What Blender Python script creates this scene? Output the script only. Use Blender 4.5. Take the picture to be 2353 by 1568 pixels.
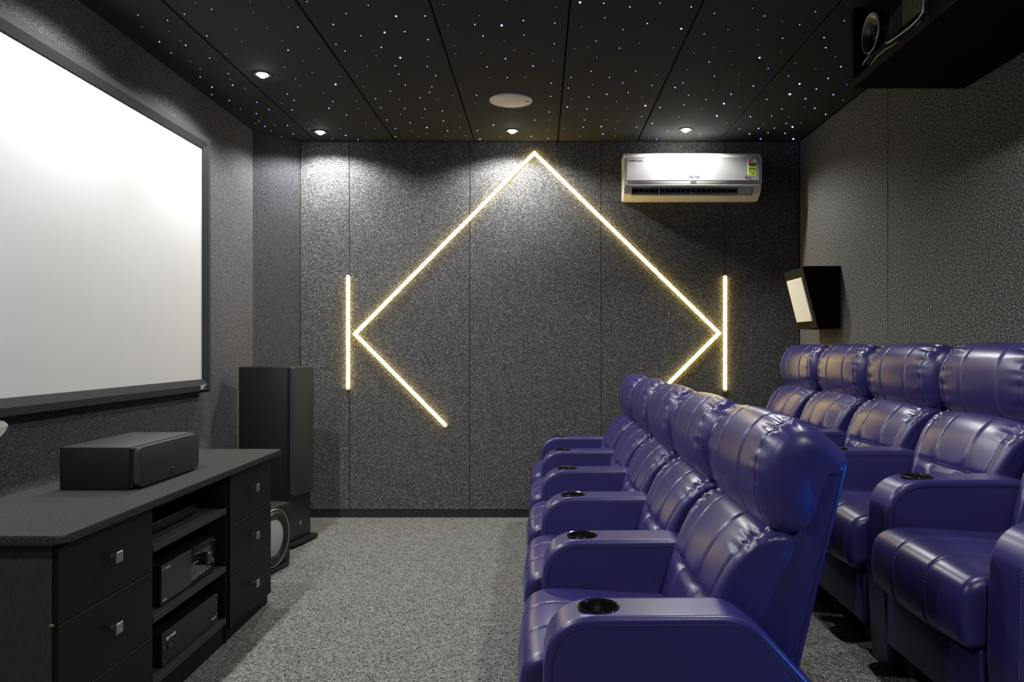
import bpy, bmesh, math, random
from mathutils import Vector, Matrix
random.seed(7)
for o in list(bpy.data.objects): bpy.data.objects.remove(o)
S = bpy.context.scene
C = S.collection
PI = math.pi

# ------------------------------------------------------------------ camera
F, CX, CY, W, H = 1750.0, 1240.0, 797.0, 2353.0, 1568.0   # pixels of the 2353x1568 frame
EYE = 1.283
cam_d = bpy.data.cameras.new('camera'); cam = bpy.data.objects.new('camera', cam_d); C.objects.link(cam)
cam.location = (0, 0, EYE); cam.rotation_euler = (PI/2, 0, 0)
cam_d.sensor_width = 36.0; cam_d.lens = F/W*36.0
cam_d.shift_x = (W/2-CX)/W; cam_d.shift_y = (CY-H/2)/W
cam_d.clip_start = 0.02
S.camera = cam
# ------------------------------------------------------------------ world, exposure
wd = bpy.data.worlds.new('world'); S.world = wd; wd.use_nodes = True
wd.node_tree.nodes['Background'].inputs[0].default_value = (0, 0, 0, 1)
wd.node_tree.nodes['Background'].inputs[1].default_value = 0.0
S.view_settings.view_transform = 'Standard'; S.view_settings.look = 'None'
S.view_settings.gamma = 1.0; S.view_settings.use_curve_mapping = False
S.view_settings.exposure = 0.0
DOWN_W = 84.0          # power of one ceiling downlight
LED_S = 15.0            # emission of the wall light strips
# room (metres): camera at the origin looking along +y
YB, YN, XL, XR, ZC = 5.71, -1.3, -2.05, 1.95, 2.823
RISER = 0.20

# ------------------------------------------------------------------ materials
def nodes_of(m):
    m.use_nodes = True
    nt = m.node_tree
    return nt, nt.nodes['Principled BSDF']
def mat(name, col, rough=0.5, spec=0.5, metal=0.0, col2=None, nscale=(50,50,50), ncontrast=(0.35,0.7), detail=3.0,
        bump=0.0, bscale=None, bdist=0.002, emis=None, estr=0.0, sheen=0.0, coat=0.0, fleck=None, nrough=0.6):
    m = bpy.data.materials.new(name); nt, b = nodes_of(m)
    b.inputs['Base Color'].default_value = (*col, 1); b.inputs['Roughness'].default_value = rough
    b.inputs['Specular IOR Level'].default_value = spec; b.inputs['Metallic'].default_value = metal
    if sheen: b.inputs['Sheen Weight'].default_value = sheen; b.inputs['Sheen Roughness'].default_value = 0.4
    if coat: b.inputs['Coat Weight'].default_value = coat; b.inputs['Coat Roughness'].default_value = 0.12
    if emis: b.inputs['Emission Color'].default_value = (*emis, 1); b.inputs['Emission Strength'].default_value = estr
    if col2 or bump:
        tc = nt.nodes.new('ShaderNodeTexCoord'); mp = nt.nodes.new('ShaderNodeMapping')
        nt.links.new(tc.outputs['Object'], mp.inputs['Vector']); mp.inputs['Scale'].default_value = nscale
        nz = nt.nodes.new('ShaderNodeTexNoise'); nz.inputs['Scale'].default_value = 1.0
        nz.inputs['Detail'].default_value = detail; nz.inputs['Roughness'].default_value = nrough
        nt.links.new(mp.outputs[0], nz.inputs['Vector'])
        if col2:
            r = nt.nodes.new('ShaderNodeValToRGB')
            r.color_ramp.elements[0].position = ncontrast[0]; r.color_ramp.elements[0].color = (*col, 1)
            r.color_ramp.elements[1].position = ncontrast[1]; r.color_ramp.elements[1].color = (*col2, 1)
            if fleck:
                e = r.color_ramp.elements.new(fleck[0]); e.color = (*fleck[1], 1)
            nt.links.new(nz.outputs['Fac'], r.inputs['Fac']); nt.links.new(r.outputs['Color'], b.inputs['Base Color'])
        if bump:
            src = nz
            if bscale:
                mp2 = nt.nodes.new('ShaderNodeMapping'); nt.links.new(tc.outputs['Object'], mp2.inputs['Vector'])
                mp2.inputs['Scale'].default_value = bscale
                src = nt.nodes.new('ShaderNodeTexNoise'); src.inputs['Scale'].default_value = 1.0; src.inputs['Detail'].default_value = 2.0
                nt.links.new(mp2.outputs[0], src.inputs['Vector'])
            bp = nt.nodes.new('ShaderNodeBump'); bp.inputs['Strength'].default_value = bump; bp.inputs['Distance'].default_value = bdist
            nt.links.new(src.outputs['Fac'], bp.inputs['Height']); nt.links.new(bp.outputs[0], b.inputs['Normal'])
    return m
def g(v, t=(1,1,1)): return tuple(v*k for k in t)
M = {}
M['fabric'] = mat('charcoal acoustic fabric', g(.026), .9, .12, col2=g(.14), nscale=(115,115,300), ncontrast=(.38,.62), detail=2.0, bump=.5, bdist=.003, fleck=(.70, g(.42)))
M['fabric_side'] = mat('charcoal acoustic fabric side walls', g(.026,(1,.99,.95)), .9, .12, col2=g(.155,(1,.99,.95)), nscale=(80,80,150), ncontrast=(.38,.62), detail=2.0, bump=.5, bdist=.003, fleck=(.72, g(.36)))
M['fabric_screen'] = mat('slate acoustic fabric screen wall', g(.036,(1,1,1.1)), .9, .12, col2=g(.13,(1,1,1.1)), nscale=(110,120,320), ncontrast=(.38,.62), detail=2.0, bump=.5, bdist=.003)
M['fabric_corner'] = mat('darker acoustic fabric corner panel', g(.022,(1,1,1.12)), .9, .12, col2=g(.072,(1,1,1.12)), nscale=(90,90,330), ncontrast=(.38,.62), detail=2.0, bump=.5, bdist=.003)  # base tone set below the screen wall fabric
M['ceil'] = mat('black ceiling fabric', g(.028), .9, .1, col2=g(.06), nscale=(90,420,90), ncontrast=(.38,.68), bump=.4, bdist=.003)
M['joint'] = mat('black joint', g(.006), .95, .05)
def speckle(name, lo, hi, cells, patch=.25, tint=(1,1,1)):
    m = bpy.data.materials.new(name); nt, b = nodes_of(m)
    b.inputs['Roughness'].default_value = .95; b.inputs['Specular IOR Level'].default_value = .1
    N = nt.nodes.new; L = nt.links.new
    tc = N('ShaderNodeTexCoord'); mp = N('ShaderNodeMapping'); mp.inputs['Scale'].default_value = (cells, cells, cells)
    L(tc.outputs['Object'], mp.inputs['Vector'])
    v = N('ShaderNodeTexVoronoi'); v.inputs['Scale'].default_value = 1.0; L(mp.outputs[0], v.inputs['Vector'])
    sp = N('ShaderNodeSeparateColor'); L(v.outputs['Color'], sp.inputs[0])
    nz = N('ShaderNodeTexNoise'); nz.inputs['Scale'].default_value = 22.0; nz.inputs['Detail'].default_value = 3.0; L(tc.outputs['Object'], nz.inputs['Vector'])
    mx = N('ShaderNodeMix'); mx.data_type = 'FLOAT'; mx.inputs['Factor'].default_value = patch
    L(sp.outputs[0], mx.inputs[2]); L(nz.outputs['Fac'], mx.inputs[3])
    r = N('ShaderNodeValToRGB'); r.color_ramp.elements[0].position = .1; r.color_ramp.elements[1].position = .9
    r.color_ramp.elements[0].color = (*g(lo, tint), 1); r.color_ramp.elements[1].color = (*g(hi, tint), 1)
    L(mx.outputs[0], r.inputs['Fac']); L(r.outputs['Color'], b.inputs['Base Color'])
    bp = N('ShaderNodeBump'); bp.inputs['Strength'].default_value = .5; bp.inputs['Distance'].default_value = .003
    L(v.outputs['Distance'], bp.inputs['Height']); bp.invert = True; L(bp.outputs[0], b.inputs['Normal'])
    return m
M['carpet'] = speckle('grey fleck carpet', .022, .27, 185, .22, (1,.99,.97))
M['skirt'] = mat('dark carpet skirting', g(.02), .95, .1, col2=g(.07), nscale=(250,250,250), ncontrast=(.4,.7), bump=.6, bdist=.003)
M['top'] = mat('charcoal carpet worktop', g(.020,(1,.98,.95)), .95, .08, col2=g(.062,(1,.98,.95)), nscale=(260,260,260), ncontrast=(.35,.7), bump=.5, bdist=.002)
M['cab'] = mat('black laminate', g(.0045), .55, .2, col2=g(.0075), nscale=(40,40,400), bump=.08, bdist=.001)
M['cab_side'] = mat('dark textured cabinet side', g(.030), .7, .25, col2=g(.05), nscale=(400,400,60), bump=.1, bdist=.001)
M['leather'] = mat('royal blue leather', (.025,.0215,.110), .31, .5, col2=(.030,.026,.125), nscale=(6,6,6), bump=.22, bscale=(420,420,420), bdist=.0008)
M['leather_side'] = mat('royal blue leather panel', (.020,.017,.088), .38, .42, col2=(.026,.022,.108), nscale=(6,6,6), bump=.22, bscale=(420,420,420), bdist=.0008)
M['thread'] = mat('lavender grey thread', (.13,.12,.26), .7, .3)
M['seam'] = mat('dark navy welt', (.010,.008,.045), .5, .4)
M['underside'] = mat('black underside cloth', (.006,.006,.012), .85, .2)
M['blackplastic'] = mat('black plastic', g(.008), .32, .5)
M['gloss'] = mat('gloss black cup', g(.006), .16, .6)
M['velvet'] = mat('black velvet frame', g(.016,(1,1,1.15)), .8, .2, col2=g(.026,(1,1,1.15)), nscale=(200,200,200), bump=.15, bdist=.001)
M['screen'] = mat('white projection cloth', g(.50), .8, .2)
M['spkbox'] = mat('black ash veneer', g(.006), .5, .3, col2=g(.014), nscale=(30,30,500), bump=.2, bdist=.001)
M['grille'] = mat('black speaker cloth', g(.022), .85, .2, col2=g(.045), nscale=(500,500,500), bump=.4, bdist=.001)
M['cone'] = mat('silver cone', g(.42), .4, .5, metal=.2)
M['rubber'] = mat('black rubber', g(.012), .38, .5)
M['steel'] = mat('brushed steel', (.36,.35,.32), .4, .5, metal=.8)
M['chrome'] = mat('chrome', (.62,.61,.60), .3, .5, metal=.55)
M['bronze'] = mat('bronze trim', (.34,.29,.16), .35, .5, metal=.4)
M['acwhite'] = mat('white glossy plastic', (.68,.67,.62), .30, .5)
M['acsilver'] = mat('silver film panel', (.36,.36,.355), .40, .5, metal=.3)
M['acdark'] = mat('dark air outlet', g(.02), .6, .3)
M['acgrey'] = mat('grey print', g(.05), .5, .3)
M['vane'] = mat('brown grey vane', (.20,.18,.15), .5, .4)
M['cream'] = mat('cream grille', (.72,.70,.63), .6, .3)
M['creamgloss'] = mat('cream gloss', (.86,.82,.74), .25, .5, coat=.3)
M['edgebrown'] = mat('brown edge', (.22,.11,.05), .5, .3)
M['red'] = mat('label red', (.42,.02,.03), .5, .4)
M['lime'] = mat('label lime', (.38,.46,.03), .5, .4)
M['dgreen'] = mat('label dark green', (.03,.10,.03), .5, .4)
M['paper'] = mat('label white', (.72,.74,.70), .5, .4)
M['ink'] = mat('black ink', g(.01), .5, .3)
M['print'] = mat('white print', g(.75), .5, .3)
M['printdim'] = mat('grey print on black', g(.30), .5, .3)
M['printred'] = mat('red print', (.6,.05,.05), .5, .3)
M['house'] = mat('black projector box', g(.0025), .8, .08)
M['houseframe'] = mat('black box frame', g(.0045), .7, .12)
M['slat'] = mat('olive slat', (.20,.18,.10), .5, .3)
M['slatdark'] = mat('dark slat', g(.05), .5, .4)
M['led'] = mat('warm light strip diffuser', (.9,.85,.6), .5, .3, emis=(1.0,.72,.20), estr=LED_S)
M['ledcap'] = mat('aluminium strip end', (.55,.53,.50), .4, .5, metal=.8)
M['lamp'] = mat('white lamp lens', (.9,.9,.9), .4, .3, emis=(1.0,.99,.965), estr=70.0)
M['trimring'] = mat('dark trim ring', g(.05), .4, .5)
M['starbig'] = mat('blue star point', (.3,.3,.9), .4, .3, emis=(.30,.32,1.0), estr=9.0)
M['starmid'] = mat('pale blue star point', (.4,.4,.9), .4, .3, emis=(.28,.30,1.0), estr=4.0)
M['starsmall'] = mat('faint star point', (.6,.6,.9), .4, .3, emis=(.58,.62,1.0), estr=1.3)
M['bluelamp'] = mat('blue lamp lens', (.1,.2,.8), .4, .3, emis=(.02,.22,1.0), estr=6.0)

# ------------------------------------------------------------------ helpers
def tag(o, label=None, cat=None, group=None, kind=None):
    if label: o['label'] = label
    if cat: o['category'] = cat
    if group: o['group'] = group
    if kind: o['kind'] = kind
    return o
def link(name, me, m, parent=None, smooth=35):
    if m is not None and len(me.materials) == 0:
        me.materials.append(M[m] if isinstance(m, str) else m)
    if smooth and len(me.polygons):
        me.polygons.foreach_set('use_smooth', [True]*len(me.polygons))
        me.set_sharp_from_angle(angle=math.radians(smooth))
    o = bpy.data.objects.new(name, me); C.objects.link(o)
    if parent is not None: o.parent = parent
    return o
def empty(name, loc=(0,0,0), rz=0.0):
    o = bpy.data.objects.new(name, None); C.objects.link(o); o.location = loc; o.rotation_euler = (0,0,rz)
    o.empty_display_size = .1
    return o
def bm_mesh(bm, name):
    bmesh.ops.recalc_face_normals(bm, faces=bm.faces[:])
    me = bpy.data.meshes.new(name); bm.to_mesh(me); bm.free(); return me
def box_bm(bm, a, b, bev=0.0, seg=2):
    r = bmesh.ops.create_cube(bm, size=1.0)
    vs = r['verts']
    for v in vs:
        v.co = Vector([ (a[i]+b[i])/2 + v.co[i]*(b[i]-a[i]) for i in range(3)])
    if bev > 0:
        es = list({e for v in vs for e in v.link_edges})
        bmesh.ops.bevel(bm, geom=es, offset=bev, segments=seg, affect='EDGES', profile=.5)
def box(name, a, b, m, parent=None, bev=0.0, seg=2):
    bm = bmesh.new(); box_bm(bm, a, b, bev, seg)
    return link(name, bm_mesh(bm, name), m, parent)
def boxes(name, lst, m, parent=None, bev=0.0):
    bm = bmesh.new()
    for a, b in lst: box_bm(bm, a, b, bev, 1)
    return link(name, bm_mesh(bm, name), m, parent)
def prism_bm(bm, pts, axis, a, b, bev=0.0, seg=2, mat4=None):
    """extrude polygon pts; axis 'y': pts=(x,z); axis 'x': pts=(y,z); axis 'z': pts=(x,y)"""
    def P(p, t):
        return {'y': (p[0], t, p[1]), 'x': (t, p[0], p[1]), 'z': (p[0], p[1], t)}[axis]
    va = [bm.verts.new(P(p, a)) for p in pts]; vb = [bm.verts.new(P(p, b)) for p in pts]
    n = len(pts); fs = [bm.faces.new(va), bm.faces.new(vb)]
    for i in range(n): fs.append(bm.faces.new((va[i], va[(i+1)%n], vb[(i+1)%n], vb[i])))
    if bev > 0:
        es = [e for e in fs[0].edges] + [e for e in fs[1].edges]
        bmesh.ops.bevel(bm, geom=es, offset=bev, segments=seg, affect='EDGES', profile=.5)
    return va+vb
def prism(name, pts, axis, a, b, m, parent=None, bev=0.0, seg=2, smooth=35):
    bm = bmesh.new(); prism_bm(bm, pts, axis, a, b, bev, seg)
    return link(name, bm_mesh(bm, name), m, parent, smooth)
def lathe_bm(bm, prof, seg=32, M4=None):
    """prof list of (r, h) revolved about local z"""
    rings = []
    for r, h in prof:
        if r < 1e-6:
            v = bm.verts.new((0,0,h)); rings.append([v]*seg)
        else:
            rings.append([bm.verts.new((r*math.cos(2*PI*k/seg), r*math.sin(2*PI*k/seg), h)) for k in range(seg)])
    for A, B in zip(rings[:-1], rings[1:]):
        for k in range(seg):
            q = [A[k], A[(k+1)%seg], B[(k+1)%seg], B[k]]
            u = []
            for v in q:
                if v not in u: u.append(v)
            if len(u) > 2: bm.faces.new(u)
    if M4 is not None:
        vs = {v for R in rings for v in R}
        for v in vs: v.co = M4 @ v.co
def lathe(name, prof, m, parent=None, seg=32, M4=None, smooth=40):
    bm = bmesh.new(); lathe_bm(bm, prof, seg, M4)
    return link(name, bm_mesh(bm, name), m, parent, smooth)
def tube_bm(bm, path, r, seg=8, flat=1.0):
    path = [Vector(p) for p in path]; rings = []
    for i, p in enumerate(path):
        t = (path[min(i+1, len(path)-1)] - path[max(i-1, 0)]).normalized()
        up = Vector((0,0,1)) if abs(t.z) < .9 else Vector((1,0,0))
        a = t.cross(up).normalized(); b = a.cross(t).normalized()
        rr = r[i] if isinstance(r, (list, tuple)) else r
        rings.append([bm.verts.new(p + a*rr*math.cos(2*PI*k/seg)*flat + b*rr*math.sin(2*PI*k/seg)) for k in range(seg)])
    for A, B in zip(rings[:-1], rings[1:]):
        for k in range(seg): bm.faces.new((A[k], A[(k+1)%seg], B[(k+1)%seg], B[k]))
    bm.faces.new(rings[0]); bm.faces.new(rings[-1])
def tube(name, path, r, m, parent=None, seg=8):
    bm = bmesh.new(); tube_bm(bm, path, r, seg)
    return link(name, bm_mesh(bm, name), m, parent, 50)
def rounded(pts, rad, n=6):
    """round the corners of a polygon; rad a number or list"""
    out = []; N = len(pts)
    for i in range(N):
        p0, p1, p2 = Vector(pts[i-1]), Vector(pts[i]), Vector(pts[(i+1)%N])
        r = rad[i] if isinstance(rad, (list, tuple)) else rad
        if r <= 0: out.append(tuple(p1)); continue
        d0 = (p0-p1); d1 = (p2-p1)
        ang = d0.angle(d1); t = min(r/math.tan(ang/2), d0.length*.49, d1.length*.49)
        a = p1 + d0.normalized()*t; b = p1 + d1.normalized()*t
        for k in range(n+1):
            s = k/n; out.append(tuple((1-s)**2*a + 2*s*(1-s)*p1 + s*s*b))
    return out
def rect(x0, x1, y0, y1): return [(x0,y0),(x1,y0),(x1,y1),(x0,y1)]
FACE = {'-y': Matrix(((1,0,0,0),(0,0,-1,0),(0,1,0,0),(0,0,0,1))),       # text x->+x, y->+z, out -> -y
        '+x': Matrix(((0,0,1,0),(1,0,0,0),(0,1,0,0),(0,0,0,1)))}        # text x->+y, y->+z, out -> +x
def text(name, s, loc, size, face, m, parent=None, depth=.0006, shear=0.0, align='LEFT', offset=0.0):
    cu = bpy.data.curves.new(name, 'FONT'); cu.body = s; cu.size = size; cu.extrude = depth; cu.shear = shear
    cu.align_x = align; cu.offset = offset; cu.resolution_u = 3
    t = bpy.data.objects.new(name, cu); C.objects.link(t)
    dg = bpy.context.evaluated_depsgraph_get()
    me = bpy.data.meshes.new_from_object(t.evaluated_get(dg))
    bpy.data.objects.remove(t); bpy.data.curves.remove(cu)
    me.transform(Matrix.Translation(loc) @ FACE[face]); me.materials.clear()
    return link(name, me, m, parent, 0)
def copy_tree(o, parent=None):
    c = o.copy(); C.objects.link(c); c.parent = parent
    for ch in list(o.children): copy_tree(ch, c)
    return c
def at(px, py, d): return Vector(((px-CX)*d/F, d, EYE-(py-CY)*d/F))

# ------------------------------------------------------------------ room shell
struct = lambda o, label, cat: tag(o, label, cat, kind='structure')
fl = struct(box('floor', (XL-.1, YN-.1, -.1), (XR+.1, YB+.1, 0), 'carpet'), 'grey flecked carpet floor of the home theatre', 'floor')
rs = struct(prism('riser_platform', rounded(rect(.84, XR, 0, RISER), [0,0,0,.015], 4), 'y', YN, YB, 'carpet'), 'carpeted raised platform under the back row of recliners', 'platform')
ce = struct(box('ceiling', (XL-.1, YN-.1, ZC+.012), (XR+.1, YB+.1, ZC+.12), 'joint'), 'black fabric panelled ceiling dotted with star points', 'ceiling')
sx = [XL, -1.68, -1.085, -.49, .137, .732, 1.345, XR]
for a, b in zip(sx[:-1], sx[1:]):
    box('ceiling_panel', (a+.004, YN, ZC), (b-.004, YB, ZC+.013), 'ceil', ce, .004, 1)
wb = struct(box('wall_back', (XL-.1, YB+.014, 0), (XR+.1, YB+.11, ZC+.05), 'joint'), 'charcoal fabric panelled wall carrying the light strips', 'wall')
bx = [-1.795, -1.426, -.525, .463, 1.387, XR]
for i, (a, b) in enumerate(zip(bx[:-1], bx[1:])):
    zz = [.06, 2.366, ZC] if i == 3 else [.06, ZC]
    for z0, z1 in zip(zz[:-1], zz[1:]):
        box('wall_panel', (a+.0015, YB, z0+.001), (b-.0015, YB+.015, z1-.001), 'fabric', wb, .003, 1)
bb = struct(box('baseboard_back', (-1.80, YB+.006, 0), (XR, YB+.016, .058), 'skirt'), 'recessed dark carpet skirting below the back wall panels', 'baseboard')
wl = struct(box('wall_left', (XL-.1, YN-.1, 0), (XL, YB+.1, ZC+.05), 'fabric_screen'), 'slate grey fabric wall behind the projection screen', 'wall')
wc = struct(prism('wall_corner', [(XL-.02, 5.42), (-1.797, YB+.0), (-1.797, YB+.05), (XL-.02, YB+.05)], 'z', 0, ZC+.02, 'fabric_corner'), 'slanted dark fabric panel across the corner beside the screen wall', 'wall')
wr = struct(box('wall_right', (XR+.014, YN-.1, 0), (XR+.11, YB+.1, ZC+.05), 'joint'), 'charcoal fabric wall behind the back row of recliners', 'wall')
for a, b in ((YN, 1.9), (1.9, 4.266), (4.266, YB)):
    box('wall_panel', (XR, a+.0015, 0.0), (XR+.015, b-.0015, ZC), 'fabric_side', wr, .003, 1)
wn = struct(box('wall_front', (XL-.1, YN-.1, 0), (XR+.1, YN, ZC+.05), 'fabric_side'), 'charcoal fabric wall behind the camera', 'wall')

# ------------------------------------------------------------------ ceiling downlights
def downlight(x, y, label, power=DOWN_W, ang=152):
    r = empty('ceiling_downlight', (x, y, ZC)); tag(r, label, 'light', 'recessed ceiling downlights')
    lathe('trim_ring', [(.030,-.001),(.034,-.006),(.046,-.006),(.050,0.0)], 'trimring', r, 28)
    lathe('lens', [(0,-.022),(.012,-.020),(.022,-.013),(.029,-.001)], 'lamp', r, 24)
    ld = bpy.data.lights.new('downlight_beam', 'SPOT'); ld.energy = power; ld.color = (1.0, .99, .965)
    ld.spot_size = math.radians(ang); ld.spot_blend = .42; ld.shadow_soft_size = .03
    lo = bpy.data.objects.new('downlight_beam', ld); C.objects.link(lo); lo.parent = r; lo.location = (0,0,-.03)
    return r
downlight(-1.57, 5.45, 'bright recessed ceiling downlight in the corner beside the slanted fabric panel')
downlight(-.195, 5.42, 'bright recessed ceiling downlight by the round ceiling speaker above the strip apex')
downlight(1.035, 5.39, 'bright recessed ceiling downlight right above the air conditioner')
downlight(-1.565, 4.30, 'bright recessed ceiling downlight above the far end of the projection screen')
downlight(-1.57, 3.18, 'bright recessed ceiling downlight above the middle of the projection screen')
downlight(-1.57, 2.02, 'bright recessed ceiling downlight above the near half of the projection screen')
downlight(-1.57, 0.80, 'recessed ceiling downlight above the start of the screen wall')
downlight(.98, 2.10, 'recessed ceiling downlight between the two recliner rows near the projector box')
downlight(.98, -.20, 'recessed ceiling downlight between the two recliner rows near the front wall')

# ------------------------------------------------------------------ ceiling speaker
p = at(1174, 231, 4.76)
cs = empty('ceiling_speaker', (p.x, p.y, ZC)); tag(cs, 'round cream ceiling speaker grille flush in the black ceiling', 'speaker')
lathe('bezel', [(.124,-.002),(.128,-.008),(.133,-.006),(.135,0)], 'cream', cs, 48)
lathe('grille', [(0,-.009),(.06,-.0085),(.115,-.007),(.125,-.003)], 'cream', cs, 48)
box('badge', (.088,-.006,-.0105), (.112,.004,-.006), 'printdim', cs)

# ------------------------------------------------------------------ wall light strips
def strip(x0, y0, x1, y1, label, ends=(1,1), j0=None, j1=None):
    a = at(x0, y0, YB); b = at(x1, y1, YB); d = (b-a); L = d.length; d.normalize()
    root = empty('led_light_strip', (a.x, YB, a.z)); tag(root, label, 'light', 'light strips on the back wall')
    nrm = Vector((-d.z, 0, d.x)); w = .0125
    sgn = lambda e: 1 if nrm.dot(Vector((e[0], 0, e[1]))) > 0 else -1
    m0 = sgn(j0) if j0 else 0; m1 = -sgn(j1) if j1 else 0
    def P(t, s, o): return d*t + nrm*s + Vector((0, -o, 0))
    def sec(name, sec_pts, t0, t1, m):
        bm = bmesh.new()
        A = [bm.verts.new(P(t0+(m0*s+.0004 if t0 == 0 else 0), s, o)) for s, o in sec_pts]; B = [bm.verts.new(P(t1+(m1*s-.0004 if t1 == L else 0), s, o)) for s, o in sec_pts]
        n = len(A); bm.faces.new(A); bm.faces.new(B)
        for i in range(n): bm.faces.new((A[i], A[(i+1)%n], B[(i+1)%n], B[i]))
        return link(name, bm_mesh(bm, name), m, root, 50)
    dome = [(w*math.cos(PI*k/8), .004+.019*math.sin(PI*k/8)) for k in range(9)]
    sec('channel', rect(-w-.0015, w+.0015, .0003, .002), 0, L, 'ledcap')
    t0 = .012 if ends[0] else 0; t1 = L-.018 if ends[1] else L
    sec('diffuser', dome, t0, t1, 'led')
    if ends[0]: sec('end_cap', rect(-w, w, .002, .010), 0, t0, 'ledcap')
    if ends[1]: sec('end_cap', rect(-w, w, .002, .010), t1, L, 'ledcap')
    return root
strip(800, 632, 800, 898, 'vertical warm light strip on the back wall near the tower speaker')
strip(1228, 352, 816, 768, 'long diagonal warm light strip rising to the apex on the screen side', (0,0), (1,-1), (1,-1))
strip(816, 768, 1028, 982, 'short diagonal warm light strip running down towards the carpet on the screen side', (0,1), (1,1))
strip(1228, 352, 1652, 766, 'long diagonal warm light strip falling from the apex below the air conditioner', (0,0), (-1,-1), (-1,-1))
strip(1652, 766, 1440, 978, 'short diagonal warm light strip partly hidden behind the front recliners', (0,1), (-1,1))
strip(1666, 632, 1666, 901, 'vertical warm light strip on the back wall beside the wall speaker')

# ------------------------------------------------------------------ star points
Z6 = """50,100,2 250,137,2 363,95,2 548,62,2 437,18,1 808,10,1 1192,10,2 1066,47,1 830,83,1 77,180,1 262,210,1 516,242,2 712,198,1 922,190,1 1130,182,3 195,281,3 338,275,1 373,305,3 752,279,1 1022,275,1 1272,327,1 1388,298,2 1370,165,3 1457,91,2 1606,35,2 1795,108,4 1990,107,3 2115,28,1 2145,170,1 2327,164,3 1717,218,4 1853,213,3 2010,267,3 2185,307,1 1557,241,2 1695,319,3 1660,377,1 1450,344,2 275,356,2 405,415,1 471,465,1 470,520,2 533,391,2 645,366,1 550,588,3 549,639,2 660,496,2 690,574,3 674,537,1 775,597,1 667,678,2 742,737,1 853,691,2 1065,337,3 1166,411,1 1228,491,1 1115,531,1 1040,455,1 1410,517,1 1386,569,4 1305,624,1 1148,580,1 1060,635,2 1105,678,2 1022,697,1 936,741,2 1091,743,2 1368,686,2 1341,731,3 1458,775,2 1244,811,1 1193,833,1 1060,848,2 975,843,1 907,853,2 850,767,2 869,819,1 845,835,1 950,884,1 1022,923,1 1100,905,2 1207,874,1 1420,870,1 1454,914,3 1537,942,2 1365,935,1 1477,960,1 1530,513,1 1600,445,1 1575,585,1 1526,679,1 1541,732,1 1655,668,2 1692,727,2 1732,810,2 1588,831,1 1650,870,1 1594,921,1 1790,922,2 1790,868,2 1823,389,4 1790,444,2 1812,500,2 2012,381,1 2005,449,2 2062,511,2 1857,573,2 1755,616,2 2036,586,2 2020,623,2 1957,660,2 1818,671,1 1853,732,2 1825,771,1 1990,737,2 1972,797,1 1889,829,2 2002,861,3 1898,886,1 1945,924,1 1998,904,1 2107,750,2 2075,673,1 2180,645,1 2195,362,1 2338,643,2 2325,697,1 2224,785,1 2114,818,2 2228,863,1 2142,883,2 2130,921,1 2268,918,1 2344,882,2"""
Z7 = """290,3,1 116,100,1 88,155,3 260,162,5 399,131,3 602,148,2 614,45,1 764,14,5 917,20,3 1085,43,3 1279,19,2 1480,43,3 1628,85,2 1716,192,1 1875,52,1 1952,102,2 2066,139,1 2280,75,2 2178,159,2 2068,245,2 1908,191,1 2335,241,3 2346,306,3 140,231,3 403,226,2 598,281,2 868,264,2 773,175,1 923,113,2 1040,190,2 1197,150,3 1416,184,4 1563,217,2 1145,279,1 1018,309,2 727,316,1 815,299,1 873,370,1 586,389,1 276,263,1 341,320,1 127,340,1 462,346,1 284,377,3 165,430,2 462,424,3 181,501,1 296,500,2 413,497,1 579,535,2 706,497,2 836,457,2 953,497,2 1122,457,2 1255,484,1 1365,305,1 1499,342,1 1626,306,1 1727,329,1 1596,399,2 1738,415,1 1452,448,1 1629,489,2 1427,532,2 1788,476,1 1912,288,1 1920,370,4 1975,440,2 2057,335,1 2150,404,1 2282,443,1 2106,488,2 1785,540,1 1880,553,3 1737,606,3 1622,580,1 1575,640,2 1462,611,2 1376,562,3 1226,549,2 1075,595,2 1038,532,2 936,606,3 847,543,1 821,624,2 689,566,2 575,620,2 710,639,1 683,688,3 809,702,2 566,721,2 1000,656,1 932,696,1 1066,698,1 1162,625,1 1185,679,4 1280,691,3 1432,673,2 1690,666,4 1645,745,4 1793,691,1 1546,701,1 2177,539,4 2115,605,5 2285,572,3 2215,635,3 1965,639,2 2065,701,2 2208,692,1 2275,696,3 1860,750,3 1998,746,2 2110,754,1 2092,794,2 2183,791,1 1943,797,1 2132,816,4 1913,826,3 2014,824,2 1975,853,2 2084,857,3 1855,861,3 1790,829,2 1927,893,3 2137,893,4 2346,735,3 96,611,2 85,663,1 207,804,3 103,840,2 33,874,1 120,895,3 252,883,1 472,773,2 570,772,1 562,836,1 560,890,2 450,878,2 661,826,1 792,772,2 784,818,2 762,877,1 900,814,3 911,862,3 932,770,1 1010,780,1 993,827,1 990,875,1 1128,819,2 1162,749,2 1228,794,3 1258,896,2 1329,840,2 1535,862,2 1400,751,1 1646,866,1 1709,791,1 1207,890,1"""
Z4 = """385,108,3 237,235,2 72,203,1 75,359,2 467,354,3 486,450,3 573,538,1 625,628,3 909,109,3 657,195,2 195,593,1 389,650,1 681,798,1 505,738,3 392,836,3 554,892,3 647,944,1 482,1078,2"""
stars = []
for txt, ox, sc in ((Z6, 300, 2.9412), (Z7, 1060, 2.8012), (Z4, 1780, 4.1065)):
    for t in txt.split():
        x, y, s = [int(v) for v in t.split(',')]
        q = (ox+x/sc, y/sc, s)
        if all((q[0]-u[0])**2+(q[1]-u[1])**2 > 49 for u in stars): stars.append(q)
stars.sort(key=lambda q: -q[2]); stars = stars[:298]
star_me = {}
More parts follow.
